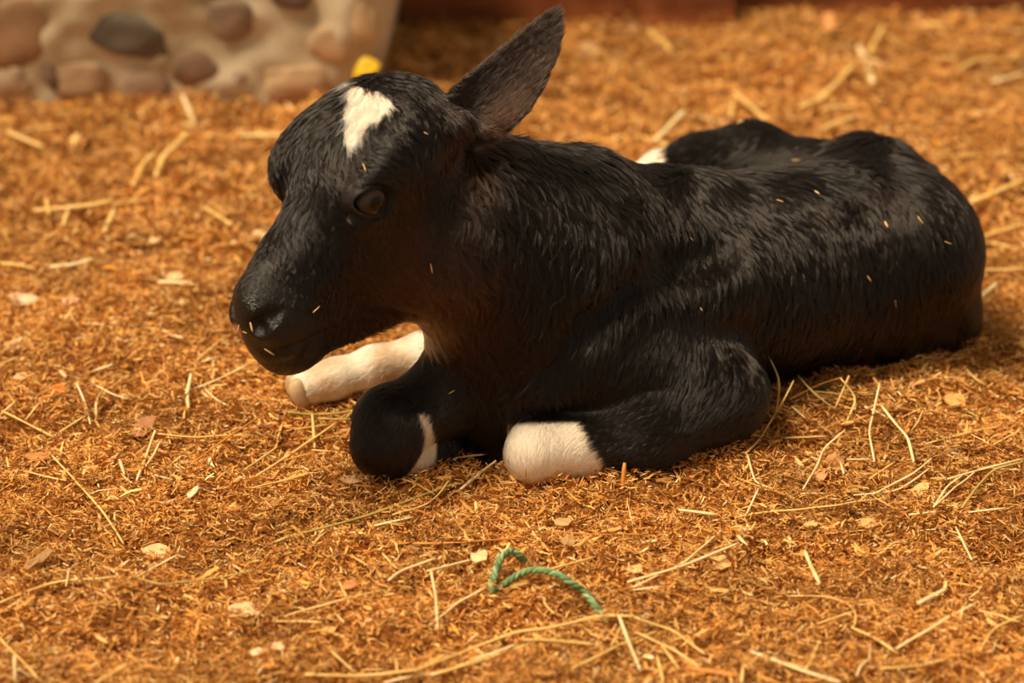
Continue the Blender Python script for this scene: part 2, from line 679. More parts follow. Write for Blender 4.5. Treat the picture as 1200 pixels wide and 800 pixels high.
NH = 430000
qv = pts[quads]
n1 = np.cross(qv[:, 1] - qv[:, 0], qv[:, 2] - qv[:, 0])
n2 = np.cross(qv[:, 2] - qv[:, 0], qv[:, 3] - qv[:, 0])
ar = (np.linalg.norm(n1, axis=1) + np.linalg.norm(n2, axis=1)) * .5
area = ar.sum()
print('calf area', area, 'quads', len(quads))
fi = rng.choice(len(quads), NH, p=ar / area)
uu, vv = rng.random(NH)[:, None], rng.random(NH)[:, None]
vn = np.zeros(len(pts) * 3, np.float32)
body.data.vertices.foreach_get('normal', vn)
vn = vn.reshape(-1, 3)
q4 = qv[fi]
roots = (q4[:, 0] * (1 - uu) + q4[:, 1] * uu) * (1 - vv) + (q4[:, 3] * (1 - uu) + q4[:, 2] * uu) * vv
m4 = vn[quads[fi]]
nrm = (m4[:, 0] * (1 - uu) + m4[:, 1] * uu) * (1 - vv) + (m4[:, 3] * (1 - uu) + m4[:, 2] * uu) * vv
nrm /= np.linalg.norm(nrm, axis=1)[:, None] + 1e-9
# no fur inside the ground, nor on the eye openings
reg = region_of(roots)
hq = hl(roots)
keep = (roots[:, 2] > -.012) & ~(np.isin(reg, ['head', 'muzzle']) & (hq[:, 0] > .825) & (hq[:, 2] > -.34))
for ec in EYES:
    keep &= np.linalg.norm((roots - H(*ec)), axis=1) > .064 * HS
roots, nrm, reg, hq = roots[keep], nrm[keep], reg[keep], hq[keep]
NH = len(roots)

# lie of the coat: landmarks (pixel, image direction), spread over the hide by distance
GUIDES = [
 (430,130,-.45,.9),(385,115,-.6,.8),(350,165,-.35,.95),(330,210,-.1,1),(345,250,0,1),(380,285,.15,1),(335,320,.2,1),(310,345,-.1,1),
 (300,395,.5,.4),(340,385,.5,.85),(390,360,.45,.9),(420,320,.4,.9),(470,340,.6,.8),(500,260,.5,.85),(450,180,.8,.35),(485,225,.65,.75),
 (470,115,.75,.5),(510,130,.6,.8),(520,190,.45,.9),(590,110,.55,-.83),(640,50,.55,-.83),(440,385,.7,.5),(360,425,.8,-.2),
 (580,210,.45,.9),(640,210,.75,.65),(560,300,.25,.97),(600,350,.3,.95),(560,420,.0,1),(650,300,.45,.9),(640,420,.0,1),(520,390,.2,1),
 (720,215,.75,.6),(760,290,.3,.95),(700,400,-.2,1),(760,380,-.35,.93),(830,350,-.15,1),(800,430,-.3,.95),(680,460,-.05,1),
 (850,240,.35,.93),(900,300,.15,1),(1000,330,.18,1),(950,400,.05,1),(1080,320,.12,1),(1090,240,.55,.83),(990,250,.0,1),(1040,230,.2,.97),
 (880,206,.9,.1),(960,205,.8,-.15),(870,170,-.8,.35),(820,175,-.85,.4),(1015,175,-.9,.3),(1060,185,.5,.3),(1120,290,.15,1),(1110,390,.05,1),(1040,400,.0,1),
 (850,480,-.6,.7),(760,510,-.9,.3),(700,520,-.85,.45),(630,525,-.25,.97),(605,540,-.2,1),
 (450,500,-.45,.85),(430,530,-.2,1),(500,455,-.8,.5),(495,540,-.15,1),(400,440,-.95,.3),(470,415,-.95,.25),(560,500,-.35,.93),(760,195,-.8,.5)]
gp, gd = [], []
for gx, gy, dx, dy in GUIDES:
    h_ = hit(gx, gy)
    if h_ is not None:
        gp.append(h_)
        gd.append(unit(RT * dx - UP * dy))
gp, gd = np.array(gp), np.array(gd)
flow = np.zeros((NH, 3))
for s0 in range(0, NH, 40000):
    d2 = ((roots[s0:s0 + 40000, None] - gp[None]) ** 2).sum(-1) + .0002
    w = 1 / d2 ** 1.6
    flow[s0:s0 + 40000] = (w[..., None] * gd[None]).sum(1) / w.sum(1)[:, None]


def tangent(v, n_):
    v = v - (v * n_).sum(1)[:, None] * n_
    return v / (np.linalg.norm(v, axis=1)[:, None] + 1e-9)


flow = tangent(flow, nrm)
side = np.cross(nrm, flow)

LEN = dict(trunk=.025, chest=.028, thigh=.023, farleg=.013, farfoot=.008, tail=.016, shoulder=.020, foreleg=.011, carpus=.0075,
           farknee=.010, farcannon=.011, whiteleg=.0075, neck=.031, head=.018, muzzle=.0045, ear=.012)
CLUMP = dict(trunk=.75, chest=.75, thigh=.7, farleg=.7, farfoot=.3, tail=.7, shoulder=.6, foreleg=.35, carpus=.2, farknee=.35,
             farcannon=.4, whiteleg=.25, neck=.85, head=.75, muzzle=.2, ear=.35)
ln = np.array([LEN[r] for r in reg])
cl = np.array([CLUMP[r] for r in reg])
# around the muzzle the coat shortens, the nose pad is bare
onhead = np.isin(reg, ['head', 'muzzle'])
ln = np.where(onhead, ln * (1 - .70 * sstep(.58, .76, hq[:, 0])), ln)
ln = np.where(onhead & (hq[:, 0] > .83), .0012, ln)
for ec in EYES:
    de = np.linalg.norm(roots - H(*ec), axis=1) / HS
    ln *= 1 - .75 * np.exp(-(de / .12) ** 2)
    cl *= 1 - .6 * np.exp(-(de / .12) ** 2)
cheek = onhead & (hq[:, 2] < -.22) & (hq[:, 0] < .5)
ln = np.where(cheek, ln * .8, ln)
cl = np.where(cheek, cl * .5, cl)
ln *= rng.uniform(.7, 1.15, NH)

# locks
NC = NH // 11
ci = rng.choice(NH, NC, replace=False)
kd = KDTree(NC)
for i, p in enumerate(roots[ci]):
    kd.insert(p, i)
kd.balance()
own = np.fromiter((kd.find(p)[1] for p in roots), int, NH)
cdir_a = rng.normal(0, .30, NC)
big = vnoise(roots[:, 0] * 22, roots[:, 1] * 22, 11, roots[:, 2] * 22) * .55 + vnoise(roots[:, 0] * 55, roots[:, 1] * 55, 12, roots[:, 2] * 55) * .45
calm = np.array([{'neck': 1.0, 'head': .9, 'trunk': .8, 'chest': 1.0}.get(r, .5) for r in reg])
ang = (big * .75 + cdir_a[own] * .8) * calm * (.35 + cl) + rng.normal(0, .07, NH)
dirv = flow * np.cos(ang)[:, None] + side * np.sin(ang)[:, None]
sidev = np.cross(nrm, dirv)
cc = ci[own]
lift0 = np.radians(np.where(np.isin(reg, ['neck', 'trunk', 'chest', 'head']), 19, 16)) * rng.uniform(.6, 1.3, NH)
NP = 6
ts = np.linspace(0, 1, NP)
wave_a = np.where(np.isin(reg, ['neck', 'head', 'chest']), .10, .05) * ln * rng.uniform(.4, 1.4, NC)[own]
wave_p = rng.uniform(0, 6.28, NC)[own]
hp = np.zeros((NH, NP, 3))
clen = ln[cc]
for k, t in enumerate(ts):
    run = t * ln
    lf = np.sin(lift0) * (t - .62 * t * t) * ln
    own_p = roots + dirv * run[:, None] + nrm * lf[:, None] + sidev * (np.sin(wave_p + t * 5.0) * wave_a * t)[:, None]
    c_run = t * ln
    ctr = roots[cc] + dirv[cc] * c_run[:, None] + nrm[cc] * (np.sin(lift0[cc]) * (t - .55 * t * t) * clen)[:, None] + sidev[cc] * (np.sin(wave_p + t * 5.0) * wave_a * t)[:, None]
    w = (cl * t ** 1.1)[:, None]
    hp[:, k] = own_p * (1 - w) + ctr * w

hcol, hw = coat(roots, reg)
hcol = hcol * rng.uniform(.75, 1.25, NH)[:, None]
hc = bpy.data.hair_curves.new('fur')
hc.add_curves([NP] * NH)
hc.position_data.foreach_set('vector', hp.astype(np.float32).ravel())
ra_ = hc.attributes.new('radius', 'FLOAT', 'POINT')
rad = (np.linspace(1, .25, NP)[None] * np.where(ln < .006, .00020, .00027)[:, None]).astype(np.float32)
ra_.data.foreach_set('value', rad.ravel())
ca_ = hc.attributes.new('coat', 'FLOAT_COLOR', 'CURVE')
c4 = np.ones((NH, 4), np.float32)
c4[:, :3] = np.clip(hcol, .001, .95)
ca_.data.foreach_set('color', c4.ravel())
fur = bpy.data.objects.new('fur', hc)
COL.objects.link(fur)
fur.parent = calf
tag(fur, 'glossy black and white coat of hair', kind='stuff')
m_fur, n, l, b = mat_new('fur_hair')
hb = n.new('ShaderNodeBsdfHairPrincipled')
hb.model = 'CHIANG'
hb.parametrization = 'COLOR'
hb.inputs['Roughness'].default_value = .20
hb.inputs['Radial Roughness'].default_value = .30
hb.inputs['Random Roughness'].default_value = .2
hb.inputs['IOR'].default_value = 1.46
at = n.new('ShaderNodeAttribute')
at.attribute_name = 'coat'
l.new(at.outputs['Color'], hb.inputs['Color'])
l.new(hb.outputs['BSDF'], n['Material Output'].inputs['Surface'])
hc.materials.append(m_fur)

# ------------------------------------------------------------------ bedding floor
DENTS = [(112, 260, .040, .055), (915, 98, .045, .050), (600, 745, .040, .026), (1185, 640, .045, .034), (160, 756, .05, .026), (930, 660, .05, .020),
         (45, 740, .04, .008), (255, 190, .06, .016), (700, 55, .05, .012), (20, 505, .03, .010), (95, 445, .03, .012), (790, 585, .05, .008)]
RISES = [(150, 715, .07, .022), (1000, 470, .10, .018), (880, 510, .07, .008), (60, 640, .08, .008), (940, 610, .09, .008), (1050, 690, .10, .008), (300, 690, .08, .006)]
DENT_W = [(G(a, b_), r, d) for a, b_, r, d in DENTS]
RISE_W = [(G(a, b_), r, d) for a, b_, r, d in RISES]


def ground(x, y, dents=True):
    h = .008 * vnoise(x * 7 + 3, y * 7 + 9, 21) + .009 * vnoise(x * 17, y * 17, 22) + .0085 * vnoise(x * 38, y * 38, 23) + .004 * vnoise(x * 85, y * 85, 24)
    h = h + .012 * sstep(.6, 1.5, y) * vnoise(x * 9, y * 9, 25)
    for c, r, d in (DENT_W if dents else ()):
        h = h - d * np.exp(-(((x - c[0]) ** 2 + (y - c[1]) ** 2) / (r * r)))
    for c, r, d in RISE_W:
        h = h + d * np.exp(-(((x - c[0]) ** 2 + (y - c[1]) ** 2) / (r * r)))
    # pressed up a little around the calf
    q = np.stack([x.ravel(), y.ravel(), np.full(x.size, .012)], 1)
    d = field_at(q).reshape(x.shape)
    h = h + .008 * np.exp(-(np.maximum(d, 0) / .02) ** 2) * (d < .049)
    return h - .004


def gz(x, y, dents=True):
    return float(ground(np.array([x]), np.array([y]), dents)[0])


gx = np.arange(-1.35, 1.45, .009)
gy = np.concatenate([np.arange(-.95, .8, .009), np.arange(.8, 3.6, .016)])
XX, YY = np.meshgrid(gx, gy, indexing='ij')
ZZ = ground(XX, YY)
nx, ny = XX.shape
idx = np.arange(nx * ny).reshape(nx, ny)
gq = np.stack([idx[:-1, :-1], idx[1:, :-1], idx[1:, 1:], idx[:-1, 1:]], -1).reshape(-1, 4)
m_floor = noise_mat('bedding_base', (.11, .038, .008), (.42, .16, .035), 160, .95, .6, spec=.1)
floor = fast_mesh('floor', np.stack([XX, YY, ZZ], -1).reshape(-1, 3), gq, m_floor)
tag(floor, 'floor of orange brown shredded wood bedding', kind='structure')

# shreds: thin curled slivers of wood, too many to count
def lin(rgb):
    c = np.array(rgb, float) / 255
    return np.where(c <= .04045, c / 12.92, ((c + .055) / 1.055) ** 2.4)


PAL = np.array([lin(c) for c in [(228, 174, 100), (216, 154, 78), (194, 128, 56), (240, 196, 124), (140, 88, 42), (248, 222, 168), (232, 168, 80)]])
PALW = np.array([.24, .23, .18, .11, .12, .03, .09])


def shreds(name, nn, x0, x1, y0, y1, lmin, lmax, wmin, wmax, up, seed, label, pal=None, tilt=.42, low=-.3):
    r = np.random.default_rng(seed)
    x, y = r.uniform(x0, x1, nn), r.uniform(y0, y1, nn)
    # keep what the bedding in view needs: a wedge widening away from the camera
    half = .16 * (y - CAM[1]) * 1.0 + .12
    out = np.maximum(np.abs(x) - half - .04, 0) + np.maximum(-.66 - y, 0) * 2
    ok = (out < .42) & (r.random(nn) < np.where(out > 0, .42, 1.0))
    x, y = x[ok], y[ok]
    z = ground(x, y)
    c = np.stack([x, y, z + .004], 1)
    ok = field_at(c) > -.004
    c = c[ok]
    nn = len(c)
    L = lmin * (lmax / lmin) ** r.random(nn)
    W = r.uniform(wmin, wmax, nn)
    az = r.uniform(0, 2 * np.pi, nn)
    el = r.normal(0, tilt, nn)
    hh = r.uniform(low, 1, nn) * up
    a = np.stack([np.cos(az) * np.cos(el), np.sin(az) * np.cos(el), np.sin(el)], 1)
    ro = r.uniform(0, np.pi, nn)
    s1 = np.stack([-np.sin(az), np.cos(az), np.zeros(nn)], 1)
    u1 = np.cross(a, s1)
    sd = s1 * np.cos(ro)[:, None] + u1 * np.sin(ro)[:, None]
    bn = np.cross(sd, a)
    c = c + np.stack([np.zeros(nn), np.zeros(nn), hh], 1)
    bend = r.normal(0, .22, nn) * L
    bend2 = r.normal(0, .18, nn) * L
    V = np.zeros((nn, 6, 3))
    wp = [r.uniform(.3, .8, nn), np.ones(nn), r.uniform(.2, .7, nn)]
    for k, t in enumerate((-.5, 0, .5)):
        ctr = c + a * (L * t)[:, None] + (bn * bend[:, None] + sd * bend2[:, None]) * (.25 - t * t)
        V[:, 2 * k] = ctr - sd * (W * wp[k] * .5)[:, None]
        V[:, 2 * k + 1] = ctr + sd * (W * wp[k] * .5)[:, None]
    b0 = np.arange(nn)[:, None] * 6
    Q = np.concatenate([b0 + [0, 1, 3, 2], b0 + [2, 3, 5, 4]], 1).reshape(-1, 4)
    o = fast_mesh(name, V.reshape(-1, 3), Q, m_shred, floor, smooth=False)
    col = (PAL[r.choice(len(PAL), nn, p=PALW)] if pal is None else pal[r.choice(len(pal), nn)]) * r.uniform(.72, 1.2, nn)[:, None]
    if y0 > .3 and pal is None:
        col = col * .62 + (PAL * PALW[:, None]).sum(0) * .34
    patch = 1 + .22 * vnoise(c[:, 0] * 12, c[:, 1] * 12, 31)
    col = np.clip(col * patch[:, None], 0, 1)
    point_color(o.data, 'shade', np.repeat(col, 6, 0))
    tag(o, label, kind='stuff')
    return nn


m_shred = attr_mat('wood_shreds', 'shade', rough=.75, spec=.25)
k1 = shreds('wood_shreds', 450000, -1.22, 1.22, -.84, .62, .004, .016, .0008, .0022, .010, 41, 'fine curled slivers of orange wood')
k2 = shreds('coarse_shreds', 24000, -1.22, 1.22, -.84, .62, .014, .030, .0018, .0045, .010, 42, 'longer ragged slivers of orange wood')
k3 = shreds('far_shreds', 175000, -1.34, 1.44, .60, 2.3, .008, .022, .0015, .0042, .014, 43, 'slivers of orange wood towards the stone wall')
SPAL = np.array([lin(c) for c in [(226, 180, 104), (236, 200, 128), (214, 160, 84), (244, 218, 158), (220, 158, 70)]])
shreds('straw_bits', 1800, -1.22, 1.22, -.84, .62, .018, .050, .0012, .0024, .010, 44, 'short broken straw bits strewn through the bedding', SPAL, .16, .5)
shreds('far_straw_bits', 850, -1.34, 1.44, .60, 1.7, .030, .080, .0025, .0050, .012, 45, 'broken straw bits strewn towards the wall', SPAL, .12, .5)
print('shreds', k1, k2, k3)

# ------------------------------------------------------------------ stone wall foot and timber kerb
WY = 1.235
m_mortar = noise_mat('lime_mortar', lin((186, 168, 136)), lin((226, 212, 184)), 9, .95, .8)
A, B_ = P(-420, 60, WY), P(440, 90, WY)
nxw, nzw = 90, 60
wx = np.linspace(-1.35, 0, nxw)
V, Fc = [], []
XR0, XR1 = -.205, .215     # right edge at the foot, lean per metre of height
for j in range(nzw):
    z = -.05 + .38 * j / (nzw - 1)
    for i in range(nxw):
        t = i / (nxw - 1)
        xr = XR0 + XR1 * max(z, 0) * .9
        x = -1.35 + (xr + 1.35) * t
        y = WY + .012 * float(vnoise(np.array([x * 9]), np.array([z * 9]), 51)[0]) + .006 * float(vnoise(np.array([x * 30]), np.array([z * 30]), 52)[0])
        edge = max(0, (t - .94) / .06)
        y += .07 * edge ** 2
        V.append((x, y, z))
nb = len(V)
for j in range(nzw):
    for i in range(nxw):
        x, y, z = V[j * nxw + i]
        V.append((x + .02 * (i / (nxw - 1)), WY + .42, z))
for j in range(nzw - 1):
    for i in range(nxw - 1):
        a = j * nxw + i
        Fc.append((a, a + 1, a + nxw + 1, a + nxw))
        Fc.append((nb + a + 1, nb + a, nb + a + nxw, nb + a + nxw + 1))
    a = j * nxw + nxw - 1
    Fc.append((a, nb + a, nb + a + nxw, a + nxw))
    a = j * nxw
    Fc.append((nb + a, a, a + nxw, nb + a + nxw))
for i in range(nxw - 1):
    a = (nzw - 1) * nxw + i
    Fc.append((a, a + 1, nb + a + 1, nb + a))
wall = mesh_obj('wall_left', V, Fc, m_mortar)
tag(wall, 'rough mortared fieldstone wall foot at the back left', kind='structure')

STONES = [(150, 42, 56, 25, -9, (92, 82, 66)), (272, 22, 30, 26, 10, (132, 108, 86)), (230, 82, 31, 22, -12, (122, 94, 70)), (170, 102, 30, 19, 4, (140, 112, 86)),
          (96, 92, 34, 24, 0, (168, 136, 100)), (18, 34, 52, 42, 20, (150, 114, 78)), (8, 96, 30, 20, 15, (178, 154, 124)), (348, 98, 42, 24, 3, (182, 148, 110)),
          (386, 52, 27, 25, 0, (186, 154, 116)), (340, -4, 24, 16, 0, (96, 72, 52)), (422, 26, 22, 28, 0, (190, 160, 118)), (281, 92, 10, 13, 0, (150, 126, 104)),
          (80, -18, 40, 22, 6, (150, 126, 96)), (200, -30, 50, 24, -5, (126, 102, 80)), (62, 90, 10, 17, 30, (104, 80, 58)),
          (-60, 30, 40, 34, 0, (140, 112, 84)), (-50, 95, 38, 24, 0, (160, 130, 96)), (300, -60, 44, 24, 0, (142, 118, 92)), (400, -50, 36, 30, 0, (150, 110, 76))]
for sx, sy, rx, ry, rot, colr in STONES:
    c = P(sx, sy, WY + .004)
    sc = (WY - CAM[1]) * math.cos(PITCH) / F_PX * 1.04
    bmx = bmesh.new()
    bmesh.ops.create_icosphere(bmx, subdivisions=3, radius=1)
    ca, sa = math.cos(math.radians(rot)), math.sin(math.radians(rot))
    sd_ = (sx * 7 + sy * 13) % 50
    for v in bmx.verts:
        p = np.array(v.co)
        nz_ = 1 + .30 * float(vnoise(np.array([p[0] * 1.6 + sd_]), np.array([p[1] * 1.6 + 5]), 61, np.array([p[2] * 1.6 + 3]))[0])
        p = np.sign(p) * np.abs(p) ** .85 * nz_
        x, z = p[0] * rx * sc, p[2] * ry * sc / .9
        v.co = (x * ca - z * sa, p[1] * .011, x * sa + z * ca)
    me = bpy.data.meshes.new('stone')
    bmx.to_mesh(me)
    bmx.free()
    me.polygons.foreach_set('use_smooth', [True] * len(me.polygons))
    cl_ = lin(colr)
    me.materials.append(noise_mat('fieldstone', cl_ * .75 + .02, np.clip(cl_ * 1.4 + .06, 0, 1), 12, .9, .5))
    o = bpy.data.objects.new('stone', me)
    COL.objects.link(o)
    o.parent = wall
    o.location = c


def timber(name, x0, x1, y, z0, h, d, label, seed, lean=0):
    r = np.random.default_rng(seed)
    ns = 40
    prof = [(-.5, 0), (-.5, .85), (-.42, 1), (.42, 1), (.5, .85), (.5, 0)]
    V, Fc = [], []
    for i in range(ns):
        t = i / (ns - 1)
        for k, (a, b) in enumerate(prof):
            n_ = .006 * float(vnoise(np.array([t * 14]), np.array([k * 3.1 + seed]), 71)[0])
            V.append((x0 + (x1 - x0) * t, y + a * d + n_ + lean * t, z0 + b * h + n_))
    m = len(prof)
    for i in range(ns - 1):
        for k in range(m):
            Fc.append((i * m + k, (i + 1) * m + k, (i + 1) * m + (k + 1) % m, i * m + (k + 1) % m))
    Fc.append(tuple(range(m)))
    Fc.append(tuple(range((ns - 1) * m, ns * m))[::-1])
    o = mesh_obj(name, V, Fc, m_timber, smooth=False)
    tag(o, label, 'timber')
    return o


m_timber = noise_mat('weathered_timber', lin((104, 58, 32)), lin((164, 98, 58)), 24, .85, .7, (.25, 2, 2))
timber('timber_beam', -.205, .36, 1.66, -.03, .20, .12, 'dark red brown timber beam lying behind the stone wall corner', 3)
timber('timber_beam', .37, 1.40, 1.700, -.03, .20, .12, 'added half buried dark beam standing in for shaded soil along the back right edge', 9, -.02)  # added as a dark strip in place of shaded soil

# ------------------------------------------------------------------ straws, chips, twine, flecks
def tube(name, path, rad, mat, sides=6, flat=1.0, parent=None, nodes=()):
    path = np.array(path, float)
    n_ = len(path)
    tan = np.gradient(path, axis=0)
    tan /= np.linalg.norm(tan, axis=1)[:, None] + 1e-9
    sd = np.cross(tan, np.array([0, 0, 1.0]))
    bad = np.linalg.norm(sd, axis=1) < .2
    sd[bad] = np.cross(tan[bad], np.array([.6, .8, .1]))
    sd /= np.linalg.norm(sd, axis=1)[:, None]
    upv = np.cross(sd, tan)
    rad = np.broadcast_to(np.array(rad, float), (n_,)) if np.ndim(rad) else np.full(n_, rad)
    V = []
    for i in range(n_):
        for k in range(sides):
            a = 2 * math.pi * k / sides
            V.append(path[i] + rad[i] * (sd[i] * math.cos(a) + upv[i] * math.sin(a) * flat))
    Fc = []
    for i in range(n_ - 1):
        for k in range(sides):
            Fc.append((i * sides + k, i * sides + (k + 1) % sides, (i + 1) * sides + (k + 1) % sides, (i + 1) * sides + k))
    Fc.append(tuple(range(sides))[::-1])
    Fc.append(tuple(range((n_ - 1) * sides, n_ * sides)))
    return mesh_obj(name, V, Fc, mat, parent)


def dense(pts_, step=.008):
    """straight runs with softly rounded bends"""
    pts_ = [np.array(p, float) for p in pts_]
    out = []
    for a, b in zip(pts_[:-1], pts_[1:]):
        k = max(2, int(np.linalg.norm(b - a) / step))
        for t in np.arange(k) / k:
            out.append(a + (b - a) * t)
    out.append(pts_[-1])
    out = np.array(out)
    for _ in range(2):
        o2 = out.copy()
        o2[1:-1] = out[1:-1] * .5 + (out[:-2] + out[2:]) * .25
        out = o2
    return out


def straw_mat(name, c1, c2):
    return noise_mat(name, lin(c1), lin(c2), 35, .45, .25, (1, 1, 1), .5)


SM = {'p': (straw_mat('straw_pale', (230, 202, 140), (250, 234, 186)), 'pale'),
      'y': (straw_mat('straw_yellow', (222, 178, 98), (244, 210, 134)), 'yellow'),
      'o': (straw_mat('straw_orange', (196, 122, 44), (224, 152, 66)), 'orange'),
      'g': (straw_mat('straw_olive', (168, 144, 70), (206, 182, 104)), 'olive'),
      'b': (straw_mat('straw_brown', (150, 98, 54), (190, 134, 84)), 'brown')}
